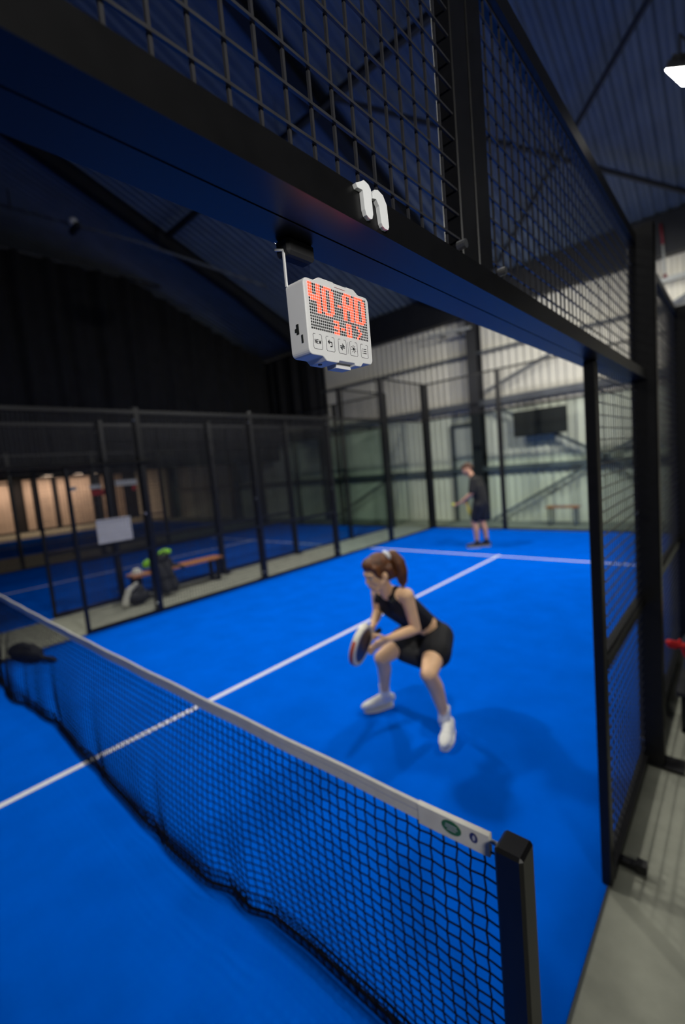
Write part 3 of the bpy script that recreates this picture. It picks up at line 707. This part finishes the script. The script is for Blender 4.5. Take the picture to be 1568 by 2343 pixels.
# racket frame: handle butt -> tip
RB = Vector((1.585, 1.335, .768)); RD = Vector((.27, -.955, .075)).normalized()
RU = Vector((.23, .10, .97)); RU = (RU-RD*RU.dot(RD)).normalized(); RN = RD.cross(RU)
RN = RN if RN.x > 0 else -RN
gp = RB+RD*.085
J['wrR'] = gp-RN*.028+RU*.060-RD*.018; J['elR'] = Vector((1.497, 1.44, .845))
lat = (J['shL']-J['shR']).normalized(); plat = (J['hL']-J['hR']).normalized()
hg, hh, hl = frame((-.34, -.90, -.26), (-.10, -.25, .95))
mb = MB()
for k in (-1, 1):
    mb.capsule(J['pel']+plat*.055*k, J['waist']+lat*.042*k, .098, .082)
    mb.capsule(J['waist']+lat*.042*k, J['chest']+lat*.055*k, .082, .088)
    mb.capsule(J['chest']+lat*.055*k, lerp(J['neck'], J['shL' if k > 0 else 'shR'], .45)-Vector((0, 0, .02)), .088, .055)
mb.capsule(J['shL'], J['shR'], .050, .050)
mb.capsule(J['neck']-Vector((0, 0, .02)), lerp(J['neck'], J['head'], .75), .048, .044)
mb.capsule(J['neck'], J['shL'], .042, .046); mb.capsule(J['neck'], J['shR'], .042, .046)
for s_ in 'LR':
    sh, el, wr = J['sh'+s_], J['el'+s_], J['wr'+s_]
    mb.capsule(sh, lerp(sh, el, .45), .048, .042); mb.capsule(lerp(sh, el, .45), el, .042, .034)
    mb.capsule(el, lerp(el, wr, .35), .034, .035); mb.capsule(lerp(el, wr, .35), wr, .035, .023)
    h_, kn, an = J['h'+s_], J['k'+s_], J['a'+s_]
    mb.capsule(h_, lerp(h_, kn, .5), .094, .080); mb.capsule(lerp(h_, kn, .5), kn, .080, .056)
    back = Vector((.0, .022, 0))
    mb.capsule(kn, lerp(kn, an, .35)+back, .054, .052); mb.capsule(lerp(kn, an, .35)+back, an, .052, .033)
    mb.capsule(an, an-Vector((0, 0, .07)), .033, .036)
gf = -RU*.86+RD*.34
hand_mesh(mb, J['wrR'], gf, RN, 1 if gf.cross(RN).dot(RD) > 0 else -1, (62, 78, 50))
lf = RB+RD*.19-RU*.030+RN*.052-J['wrL']
hand_mesh(mb, J['wrL'], lf, -RN, 1 if lf.cross(-RN).dot(RU) > 0 else -1, (-20, 2, 4), spread=.25)
head_mesh(mb, J['head'], hg, hh, hl, 1.0)
wfix(remesh(mb, 'body', .0055, M['skin'], wo, 3))
n0 = set(bpy.data.objects)
face_parts(J['head'], hg, hh, hl, wo, 1.0)
for o in set(bpy.data.objects)-n0:
    if o.parent == wo: wfix(o)
# hair: cap, sides, fringe, ponytail
mb = MB(); H0 = J['head']; e = lambda a, f, u: H0+hl*a+hg*f+hh*u
mb.ell(e(0, -.020, .040), (hl*.083, hg*.098, hh*.092))
mb.ell(e(0, .030, .075), (hl*.066, hg*.062, hh*.048))
for k in (-1, 1):
    mb.capsule(e(.060*k, .045, .060), e(.074*k, .040, .005), .024, .014)
    mb.capsule(e(.074*k, .036, .005), e(.074*k, .022, -.022), .012, .006)
    mb.capsule(e(.070*k, -.045, .02), e(.050*k, -.075, -.045), .032, .026)
mb.capsule(e(0, -.08, .0), e(0, -.07, -.055), .048, .034)
pb = e(.020, -.092, .085)
wfix(remesh(mb, 'hair', .0065, M['hair'], wo, 3))
mb = MB(); tail = [pb, e(.03, -.128, .070), e(.050, -.140, .015), e(.055, -.138, -.050), e(.050, -.130, -.110), e(.045, -.125, -.150)]
for (p, r0), (q, r1) in zip(zip(tail, (.026, .040, .048, .044, .034, .014)), list(zip(tail, (.026, .040, .048, .044, .034, .014)))[1:]): mb.capsule(p, q, r0, r1)
wfix(remesh(mb, 'ponytail', .0065, M['hair'], wo, 3))
mb = MB()
for k in range(10):
    a = 2*math.pi*k/10; c_ = pb+(hl*math.cos(a)+hh*math.sin(a)*.8+hg*.2)*.030; mb.ell(c_, (Vector((.016, 0, 0)), Vector((0, .016, 0)), Vector((0, 0, .016))), 8, 6)
sc_ = wfix(remesh(mb, 'scrunchie', .006, M['signwhite'], wo, 2)); sc_['label'] = 'white scrunchie'
# clothes
mb = MB()
fr = Vector((lat.y, -lat.x, 0)).normalized()
if fr.y > 0: fr = -fr
for k in (-1, 1):
    sh = J['shL' if k > 0 else 'shR']
    mb.capsule(J['waist']+lat*.042*k+Vector((.005, .036, -.035)), J['chest']+lat*.055*k, .087, .097)
    mb.capsule(J['chest']+lat*.055*k, lerp(J['neck'], sh, .42)-Vector((0, 0, .030)), .097, .056)
    sp_ = lerp(J['neck'], sh, .52)
    mb.capsule(sp_+fr*.055+Vector((0, 0, -.045)), sp_+fr*.012+Vector((0, 0, .032)), .024, .022)
    mb.capsule(sp_+fr*.012+Vector((0, 0, .032)), sp_-fr*.055+Vector((0, 0, .0)), .022, .026)
    mb.ell(J['chest']+lat*.056*k+fr*.066+Vector((0, 0, .005)), (lat*.055, fr*.045, Vector((0, 0, .055))))
wfix(remesh(mb, 'sports_top', .0065, M['cloth'], wo, 3))
mb = MB()
for k, s_ in ((1, 'L'), (-1, 'R')):
    mb.capsule(J['pel']+plat*.055*k, J['waist']+lat*.042*k+Vector((0, .030, -.03)), .106, .088)
    h_, kn = J['h'+s_], J['k'+s_]
    mb.capsule(h_, lerp(h_, kn, .44)+Vector((.006*k, .0, -.004)), .104, .110)
    mb.capsule(h_+Vector((0, .01, -.03)), lerp(h_, kn, .46)+Vector((-.04*k, .01, -.060)), .092, .062)
for t_ in (.25, .42, .55):
    mb.capsule(lerp(J['hL'], J['kL'], t_)+Vector((-.04, .01, -.03-.03*t_)), lerp(J['hR'], J['kR'], t_)+Vector((.04, .01, -.03-.03*t_)), .075, .075)
mb.capsule(lerp(J['hL'], J['kL'], .42)+Vector((-.06, .0, -.075)), lerp(J['hR'], J['kR'], .42)+Vector((.10, .0, -.075)), .055, .055)
mb.capsule(J['pel']+Vector((.03, .035, -.02)), J['pel']+Vector((.0, .0, -.05)), .092, .085)
sk = wfix(remesh(mb, 'skirt', .0075, M['cloth'], wo, 5))
lm = lerp(J['hL'], J['kL'], .30)
mb = MB()
for a, b in (((0, 0), (.016, -.006)), ((.016, -.006), (.046, .014))):
    mb.capsule(lm+Vector((.107, -.012-a[0], -.02+a[1])), lm+Vector((.110+.00*b[0], -.012-b[0], -.02+b[1])), .0045, .004 if b[0] < .03 else .0015, 8, 3)
lg = wfix(obj('skirt_mark', mb, M['signwhite'], wo, True)); lg['label'] = 'small white tick mark on the skirt'
for s_, toe, heel in (('L', (1.985, 1.395, 0), (1.925, 1.600, 0)), ('R', (1.255, 1.480, 0), (1.362, 1.660, 0))):
    an = J['a'+s_]
    so = wfix(obj('sock', MB().tube([an+Vector((0, -.0, .055)), an+Vector((0, 0, .02)), an-Vector((0, 0, .03)), an-Vector((0, 0, .06))], [.041, .040, .043, .046], 16), M['sock'], wo, True))
    wfix(shoe(wo, heel, toe, M['white'], M['white'], an-Vector((0, 0, .055))))
# racket of the woman
def racket(name, label, B, D, U, N, mf, mr, mface, grp=None, scl=1.0):
    t = thing(name, label, 'racket', grp, B); 
    B0 = Vector((0, 0, 0)); hc = .315*scl
    def outline(k):
        pts = []
        for i in range(40):
            a = 2*math.pi*i/40; u = math.cos(a); v = math.sin(a)
            pts.append((hc+(.140*u if u > 0 else .150*u)*k*scl, (.130*v*(1 if u > 0 else (1-.18*u*u)))*k*scl))
        return pts
    th = .019*scl; n = 40; o1, o2, o3 = outline(1.0), outline(.965), outline(.80)
    V = []; F = []
    rings = [(o3, -th), (o2, -th), (o1, -th*.7), (o1, th*.7), (o2, th), (o3, th)]
    for pg, dz in rings: V += [B0+D*a+U*b+N*dz for a, b in pg]
    for r in range(5):
        for i in range(n): F.append((r*n+i, r*n+(i+1) % n, (r+1)*n+(i+1) % n, (r+1)*n+i))
    for i in range(n): F.append((5*n+i, 5*n+(i+1) % n, (i+1) % n, i))
    obj('frame', MB().add(V, F), mf, t, True)
    mb = MB().prism(outline(.82), B0, D, U, N, -th*.92, th*.92); fo = obj('face', mb, mface, t)
    mh = MB()
    for i in range(-4, 5):
        for j in range(-4, 5):
            if i*i+j*j < 15:
                mh.prism(disc(hc+i*.020*scl, j*.020*scl, .0052, .0052, 8), B0, D, U, N, -th*.95, th*.95)
    obj('drilled_holes', mh, M['hole'], fo)
    stripe = MB()
    for pg, dz in ((o1, 0),):
        for i in range(40):
            if i in mr[1]:
                a, b = pg[i], pg[(i+1) % 40]
                ca, cb = (a[0]-hc)*.012, (b[0]-hc)*.012
                pa = B0+D*(a[0]+ca)+U*a[1]*1.012; pb_ = B0+D*(b[0]+cb)+U*b[1]*1.012
                stripe.add([pa-N*th*.6, pb_-N*th*.6, pb_+N*th*.6, pa+N*th*.6, B0+D*a[0]+U*a[1]*.99-N*th*.6, B0+D*b[0]+U*b[1]*.99-N*th*.6, B0+D*b[0]+U*b[1]*.99+N*th*.6, B0+D*a[0]+U*a[1]*.99+N*th*.6],
                           [(0, 1, 2, 3), (7, 6, 5, 4), (0, 4, 5, 1), (1, 5, 6, 2), (2, 6, 7, 3), (3, 7, 4, 0)])
    if stripe.v: obj('rim_stripe', stripe, mr[0], t)
    for k in (-1, 1):
        obj('throat', MB().tube([B0+D*.115*scl+U*.012*k, B0+D*.15*scl+U*.03*k, B0+D*.19*scl+U*.060*k], .013*scl, 8), mf, t, True)
    gp_ = MB().tube([B0, B0+D*.004, B0+D*.07*scl, B0+D*.13*scl], [.016, .019, .0165, .0165], 12); obj('grip', gp_, M['grip'], t, True)
    return t
racket('padel_racket', 'white-rimmed padel racket held by the woman', RB, RD, RU, RN, M['rframe'], (M['rred'], set(range(32, 40)) | set(range(0, 3))), M['rface'])

# ---------------------------------------------------------------- man
mn = thing('person', 'man in black t-shirt and shorts about to serve at the back of the court', 'person', loc=(-.66, 7.75, 0))
ML = mn.location.copy()
def mfix(o): o.location = o.location-ML; return o
K = dict(pel=(-.60, 7.75, .93), waist=(-.60, 7.75, 1.06), chest=(-.64, 7.74, 1.26), neck=(-.735, 7.74, 1.475), shL=(-.66, 7.58, 1.40), shR=(-.67, 7.90, 1.40),
         elL=(-.69, 7.53, 1.135), wrL=(-.945, 7.53, .955), elR=(-.76, 7.95, 1.16), wrR=(-.98, 7.90, 1.00), hL=(-.61, 7.66, .90), hR=(-.58, 7.84, .90),
         kL=(-.735, 7.68, .52), kR=(-.645, 7.86, .515), aL=(-.700, 7.69, .12), aR=(-.575, 7.87, .125), head=(-.845, 7.735, 1.63))
K = {k: Vector(v) for k, v in K.items()}
mg, mh_, ml = frame((-.86, -.12, -.42), (-.4, 0, .9))
mlat = Vector((0, -1, 0))
mb = MB()
for k in (-1, 1):
    mb.capsule(K['pel']+mlat*.06*k, K['waist']+mlat*.06*k, .105, .098); mb.capsule(K['waist']+mlat*.06*k, K['chest']+mlat*.075*k, .098, .110)
    mb.capsule(K['chest']+mlat*.075*k, K['chest']+mlat*.09*k+Vector((-.02, 0, .10)), .110, .075)
mb.capsule(K['shL'], K['shR'], .062, .062); mb.capsule(K['neck']-Vector((-.02, 0, .05)), lerp(K['neck'], K['head'], .7), .062, .056)
for s_ in 'LR':
    sh, el, wr = K['sh'+s_], K['el'+s_], K['wr'+s_]
    mb.capsule(sh, el, .058, .042); mb.capsule(el, lerp(el, wr, .3), .042, .043); mb.capsule(lerp(el, wr, .3), wr, .043, .028)
    h_, kn, an = K['h'+s_], K['k'+s_], K['a'+s_]
    mb.capsule(h_, kn, .098, .064); mb.capsule(kn, lerp(kn, an, .35)+Vector((.022, 0, 0)), .062, .060); mb.capsule(lerp(kn, an, .35)+Vector((.022, 0, 0)), an, .060, .038)
    mb.capsule(an, an-Vector((0, 0, .06)), .038, .04)
BALL = Vector((-1.105, 7.52, .905))
hand_mesh(mb, K['wrL'], (BALL-K['wrL'])+Vector((0, 0, -.03)), (0, 0, 1), -1, (15, 35, 35), 1.1)
hand_mesh(mb, K['wrR'], (.10, -.02, -.95), (-.5, -.8, 0), 1, (50, 70, 50), 1.1)
head_mesh(mb, K['head'], mg, mh_, ml, 1.06)
mfix(remesh(mb, 'body', .007, M['skin2'], mn, 3))
n0 = set(bpy.data.objects); face_parts(K['head'], mg, mh_, ml, mn, 1.06)
for o in set(bpy.data.objects)-n0:
    if o.parent == mn: mfix(o)
mb = MB(); H0 = K['head']; e2 = lambda a, f, u: H0+ml*a+mg*f+mh_*u
mb.ell(e2(0, -.022, .052), (ml*.085, mg*.100, mh_*.085)); mb.ell(e2(0, .045, .088), (ml*.064, mg*.062, mh_*.036)); mb.capsule(e2(0, -.095, .02), e2(0, -.085, -.03), .045, .03)
mfix(remesh(mb, 'hair', .008, M['hair2'], mn, 2))
mb = MB()
for k, s_ in ((1, 'L'), (-1, 'R')):
    mb.capsule(K['pel']+mlat*.055*k+Vector((.0, 0, .03)), K['waist']+mlat*.055*k, .125, .120); mb.capsule(K['waist']+mlat*.055*k, K['chest']+mlat*.075*k, .120, .124)
    mb.capsule(K['chest']+mlat*.075*k, K['chest']+mlat*.09*k+Vector((-.02, 0, .10)), .124, .086)
    mb.capsule(K['sh'+s_], lerp(K['sh'+s_], K['el'+s_], .78), .072, .068)
mb.capsule(K['shL'], K['shR'], .073, .073); mb.capsule(K['neck']-Vector((-.02, 0, .06)), K['neck']-Vector((-.005, 0, .012)), .076, .068)
mfix(remesh(mb, 't_shirt', .009, M['cloth2'], mn, 4))
mb = MB()
for k, s_ in ((1, 'L'), (-1, 'R')):
    mb.capsule(K['pel']+mlat*.055*k+Vector((0, 0, .05)), K['h'+s_], .118, .118); mb.capsule(K['h'+s_], lerp(K['h'+s_], K['k'+s_], .72), .118, .098)
mfix(remesh(mb, 'shorts', .009, M['cloth'], mn, 4))
for s_, dx in (('L', 0), ('R', 0)):
    an = K['a'+s_]
    mfix(obj('sock', MB().tube([an+Vector((0, 0, .04)), an, an-Vector((0, 0, .05))], [.047, .046, .05], 14), M['cloth'], mn, True))
    d_ = Vector((-.86, -.5, 0)) if s_ == 'L' else Vector((-.95, -.25, 0))
    hl_ = an-d_*.04; mfix(shoe(mn, (hl_.x, hl_.y, 0), (hl_.x+d_.x*.25, hl_.y+d_.y*.25, 0), M['shoedark'], M['shoesole'], an-Vector((0, 0, .04))))
ba = tag(obj('tennis_ball', MB().ell((0, 0, 0), ((.033, 0, 0), (0, .033, 0), (0, 0, .033)), 20, 12), M['ball'], None, True), 'yellow-green ball resting in the man\'s outstretched hand', 'ball'); ba.location = BALL+Vector((.004, 0, .016))
mrd = Vector((.26, -.05, -.95)).normalized(); mru = Vector((-.30, .90, -.1)); mru = (mru-mrd*mru.dot(mrd)).normalized(); mrn = mrd.cross(mru)
racket('padel_racket', 'yellow padel racket hanging edge-on from the man\'s far hand', K['wrR']+Vector((.005, -.035, .00))-mrd*.02, mrd, mru, mrn, M['yellow'], (M['yellow'], set()), M['yellow'], None, .95)

# ================================================================== FURNITURE AND SMALL THINGS
def bench(name, label, x0, x1, y0, y1, h, m=M['wood'], leg=M['black'], planks=3):
    t = thing(name, label, 'bench', loc=((x0+x1)/2, (y0+y1)/2, 0)); o = t.location.copy()
    def ad(nm, mb, mm): mb.v = [tuple(Vector(v)-o) for v in mb.v]; return obj(nm, mb, mm, t)
    lx = (x1-x0) > (y1-y0)
    for k in range(planks):
        if lx:
            a = y0+(y1-y0)*k/planks; b = y0+(y1-y0)*(k+1)/planks-.012; ad('plank', MB().bbox((x0, a, h-.035), (x1, b, h), .004), m)
        else:
            a = x0+(x1-x0)*k/planks; b = x0+(x1-x0)*(k+1)/planks-.012; ad('plank', MB().bbox((a, y0, h-.035), (b, y1, h), .004), m)
    for ex in (0, 1):
        if lx:
            c = x0+.06 if ex == 0 else x1-.10
            ad('leg_frame', MB().box((c, y0+.02, 0), (c+.04, y0+.06, h-.035)).box((c, y1-.06, 0), (c+.04, y1-.02, h-.035)).box((c, y0+.02, h-.075), (c+.04, y1-.02, h-.035)).box((c, y0+.02, 0), (c+.04, y1-.02, .03)), leg)
        else:
            c = y0+.06 if ex == 0 else y1-.16
            ad('leg_frame', MB().box((x0+.02, c, 0), (x0+.06, c+.08, h-.035)).box((x1-.06, c, 0), (x1-.02, c+.08, h-.035)).box((x0+.02, c, h-.075), (x1-.02, c+.08, h-.035)).box((x0+.02, c, 0), (x1-.02, c+.08, .03)), leg)
    return t
bench('bench', 'orange-brown wooden bench with bags beside the left court fence', -4.30, -3.98, 2.05, 3.75, .43)
bench('bench', 'low wooden bench behind the glass back wall under the black panel', -.30, .45, 10.75, 11.1, .47, leg=M['girt'])
bench('bench', 'dark bench loaded with bags outside the right fence', 3.12, 3.62, 2.35, 3.9, .30, m=M['bag'])

def blob(name, label, cat, parts, m, vox=.012, it=4, extra=(), grp=None):
    loc = Vector(parts[0][0]); t = thing(name, label, cat, grp, (loc.x, loc.y, 0)); o = t.location.copy(); mb = MB()
    for p, q, r0, r1 in parts: mb.capsule(Vector(p)-o, Vector(q)-o, r0, r1)
    remesh(mb, 'shell', vox, m, t, it)
    for nm, ps, mm in extra:
        mb = MB()
        for p, q, r0, r1 in ps: mb.capsule(Vector(p)-o, Vector(q)-o, r0, r1)
        remesh(mb, nm, vox*.8, mm, t, 2)
    return t
blob('sports_bag', 'bulky black sports bag slumped on the wooden bench', 'bag',
     [((-4.14, 2.50, .52), (-4.14, 2.72, .52), .09, .09), ((-4.14, 2.55, .60), (-4.14, 2.68, .62), .09, .08), ((-4.10, 2.75, .47), (-4.0, 2.93, .40), .05, .035), ((-3.98, 2.48, .48), (-3.88, 2.52, .12), .07, .09), ((-3.98, 2.62, .48), (-3.88, 2.66, .14), .07, .09)],
     M['bag'], extra=[('strap', [((-4.05, 2.50, .66), (-4.0, 2.60, .74), .015, .015), ((-4.0, 2.60, .74), (-4.05, 2.72, .66), .015, .015)], M['bag'])])
def cover(name, label, c, du, rad, m):
    t = thing(name, label, 'racket cover', 'neon racket covers', c); a = Vector(du).normalized(); b = Vector((0, 0, 1)); b = (b-a*b.dot(a)).normalized(); n = a.cross(b)
    obj('padded_head', MB().ell((0, 0, 0), (a*rad[0], n*rad[1], b*rad[2]), 20, 12), m, t, True)
    obj('zip', MB().tube([a*rad[0]*math.cos(t_)*1.005+b*rad[2]*math.sin(t_)*1.005 for t_ in [math.pi*i/14 for i in range(15)]], .006, 6), M['bag'], t, True)
cover('racket_cover', 'bright neon green racket cover on top of the black bag', (-4.13, 2.68, .70), (0, 1, .05), (.125, .05, .065), M['green'])
cover('racket_cover', 'smaller green racket cover leaning left of the fence post', (-4.14, 2.36, .57), (0, 1, .45), (.09, .04, .07), M['green'])
cp = thing('cap', 'white and pink cap lying on the bench end', 'cap', loc=(-4.12, 2.16, .432))
mb = MB().ell((0, 0, .035), ((.085, 0, 0), (0, .085, 0), (0, 0, .075))); remesh(mb, 'crown', .008, M['cream'], cp, 2)
obj('brim', MB().prism([(.13*math.cos(R(a)), .13*math.sin(R(a))) for a in range(0, 360, 15)], (0, 0, .006), (1, 0, 0), (0, 1.15, 0), (0, 0, 1), 0, .012), M['skinhat'], cp)
blob('tote_bag', 'cream and black tote bag on the concrete below the cap', 'bag',
     [((-3.86, 1.96, .12), (-3.86, 2.10, .12), .11, .11), ((-3.86, 2.0, .12), (-3.86, 2.06, .24), .10, .08)], M['bag'],
     extra=[('canvas_side', [((-3.84, 1.80, .06), (-3.85, 1.88, .26), .055, .045), ((-3.85, 1.88, .26), (-3.86, 2.02, .33), .045, .035)], M['cream'])])
sg = thing('notice_board', 'blank white notice board fixed to the left court fence', 'sign', loc=(-4.33, 1.99, 1.21))
obj('panel', MB().bbox((-.010, -.275, -.195), (.010, .275, .195), .004), M['sign'], sg)
for yy in (-.2, .2): obj('clip', MB().box((-.10, yy-.02, .15), (-.01, yy+.02, .17)), M['black'], sg)
# banners and far items on the farthest fence
def banner(label, y0, y1, z0, z1, m, x=-10.40):
    t = thing('banner', label, 'banner', 'distant banners', (x, (y0+y1)/2, (z0+z1)/2))
    obj('sheet', MB().box((-.006, (y0-y1)/2, (z0-z1)/2), (.006, (y1-y0)/2, (z1-z0)/2)), m, t)
    obj('tie', MB().box((-.10, (y0-y1)/2+.05, (z1-z0)/2-.03), (-.006, (y0-y1)/2+.07, (z1-z0)/2-.01)).box((-.10, (y1-y0)/2-.07, (z1-z0)/2-.03), (-.006, (y1-y0)/2-.05, (z1-z0)/2-.01)), M['black'], t)
banner('red banner on the far fence left of the white one', 3.82, 4.28, 1.74, 1.90, M['signred'])
banner('short white banner just above the red one', 3.80, 4.10, 1.93, 2.05, M['signwhite'])
banner('wide white banner on the far fence', 4.52, 5.15, 1.96, 2.12, M['signwhite'])
banner('tiny red tag below the wide white banner', 4.98, 5.12, 1.80, 1.92, M['signred'])
banner('small pale tag at the left on the far fence', 3.28, 3.46, 1.92, 2.04, M['signwhite'])
# black kit bag behind the net at the left opening
blob('kit_bag', 'black kit bag lying on the turf behind the far end of the net', 'bag',
     [((-3.0, .18, .085), (-2.62, .28, .085), .085, .085), ((-2.95, .22, .12), (-2.70, .28, .13), .07, .06), ((-2.62, .30, .05), (-2.36, .40, .035), .035, .025)], M['bag'],
     extra=[('strap', [((-2.9, .15, .18), (-2.75, .2, .21), .014, .014), ((-2.75, .2, .21), (-2.62, .26, .16), .014, .014)], M['bag'])])
# bags on the right bench
blob('gym_bag', 'black gym bag on the dark bench beyond the right fence post', 'bag',
     [((3.26, 2.50, .43), (3.48, 2.56, .43), .11, .11), ((3.26, 2.62, .50), (3.48, 2.75, .50), .14, .14)], M['bag'],
     extra=[('strap', [((3.16, 2.45, .50), (3.14, 2.40, .62), .012, .012)], M['red'])])
blob('red_cloth', 'crumpled bright red cloth on the gym bag', 'cloth', [((3.085, 2.40, .595), (3.16, 2.41, .585), .022, .020), ((3.09, 2.41, .58), (3.11, 2.42, .57), .024, .02)], M['red'], .006, 2,
     extra=[('fold', [((3.10, 2.38, .61), (3.13, 2.39, .605), .010, .008)], M['red'])])
blob('towel', 'orange patterned towel bundle behind the gym bag', 'towel', [((3.24, 2.86, .66), (3.40, 2.90, .68), .06, .07), ((3.30, 2.88, .60), (3.40, 2.92, .50), .05, .06)], M['orange'], .01, 3,
     extra=[('tucked_corner', [((3.26, 2.80, .72), (3.30, 2.82, .74), .02, .012)], M['orange'])])
blob('water_bottle', 'pale bottle lying against the gym bag', 'bottle', [((3.215, 2.36, .42), (3.245, 2.36, .52), .028, .026)], M['signwhite'], .006, 2,
     extra=[('cap', [((3.247, 2.36, .535), (3.252, 2.36, .555), .014, .012)], M['black'])])
# black panel on the back wall
tv = thing('display_panel', 'wide black display panel high behind the glass back wall', 'screen', loc=(-.47, 11.2, 2.62))
obj('screen', MB().bbox((-.65, -.03, -.32), (.65, .03, .32), .008), M['tv'], tv)
obj('bezel', MB().box((-.66, -.034, -.33), (.66, -.026, -.315)).box((-.66, -.034, .315), (.66, -.026, .33)).box((-.66, -.034, -.33), (-.645, -.026, .33)).box((.645, -.034, -.33), (.66, -.026, .33)), M['black'], tv)
obj('mount', MB().box((-.1, .03, -.1), (.1, .33, .1)), M['housing'], tv)
obj('indicator', MB().tube([(-.05, -.02, .36), (-.05, .02, .36)], .03, 10), M['bolt'], tv)
# strip lamp and cable tray at the back wall
sl = thing('strip_lamp', 'unlit pale strip lamp high on the back wall beside the column', 'lamp', loc=(-2.75, 11.06, 5.42))
obj('tube_cover', MB().beam((-.68, 0, .03), (.62, 0, -.04), .09, .06), M['greyrail'], sl)
obj('bracket', MB().box((-.4, 0, -.02), (-.36, .46, .02)).box((.1, 0, -.03), (.14, .46, .01)), M['housing'], sl)
pr = thing('cable_tray', 'pale cable tray on the back wall at the right edge', 'cable tray', loc=(2.6, 11.3, 5.2))
obj('tray', MB().box((-.7, -.05, 0), (1.25, .05, .10)), M['greyrail'], pr)
for xx in (-.5, 1.0): obj('bracket', MB().box((xx, .05, .0), (xx+.04, .25, .04)), M['housing'], pr)
vp = thing('vertical_pipe', 'thin pipe with red ends rising to the roof at the right edge', 'pipe', loc=(2.2, 11.25, 5.35))
obj('pipe', MB().tube([(0, 0, 0), (-.03, 0, .62)], .022), M['greyrail'], vp, True)
obj('red_end', MB().tube([(-.03, 0, .62), (-.06, 0, 1.05)], .026), M['darkred'], vp, True)
obj('red_clamp', MB().tube([(0, 0, -.06), (0, 0, 0)], .04), M['darkred'], vp, True)
# pipe with round lamp under the dark roof on the left
rp = thing('roof_pipe', 'grey pipe running under the dark roof at the upper left', 'pipe', loc=(-8.4, 4, 8.0))
obj('pipe', MB().tube([(-.9, -2.2, .55), (.45, 1.0, .0), (1.6, 4.0, -.75)], .035), M['girt'], rp, True)
for yy, zz, xx in ((-1.5, .43, -.6), (1.4, -.1, .6)): obj('clamp', MB().tube([(xx, yy, zz), (xx, yy, zz+.4)], .015), M['steel'], rp)
gl_ = thing('globe_lamp', 'small unlit globe lamp on the grey roof pipe', 'lamp', loc=(-8.30, 3.55, 8.18))
obj('globe', MB().ell((0, 0, 0), ((.10, 0, 0), (0, .10, 0), (0, 0, .10)), 16, 10), M['signwhite'], gl_, True)
obj('clamp', MB().box((-.2, -.05, -.22), (.25, .05, -.10)).box((-.02, -.02, -.12), (.02, .02, -.05)), M['steel'], gl_)
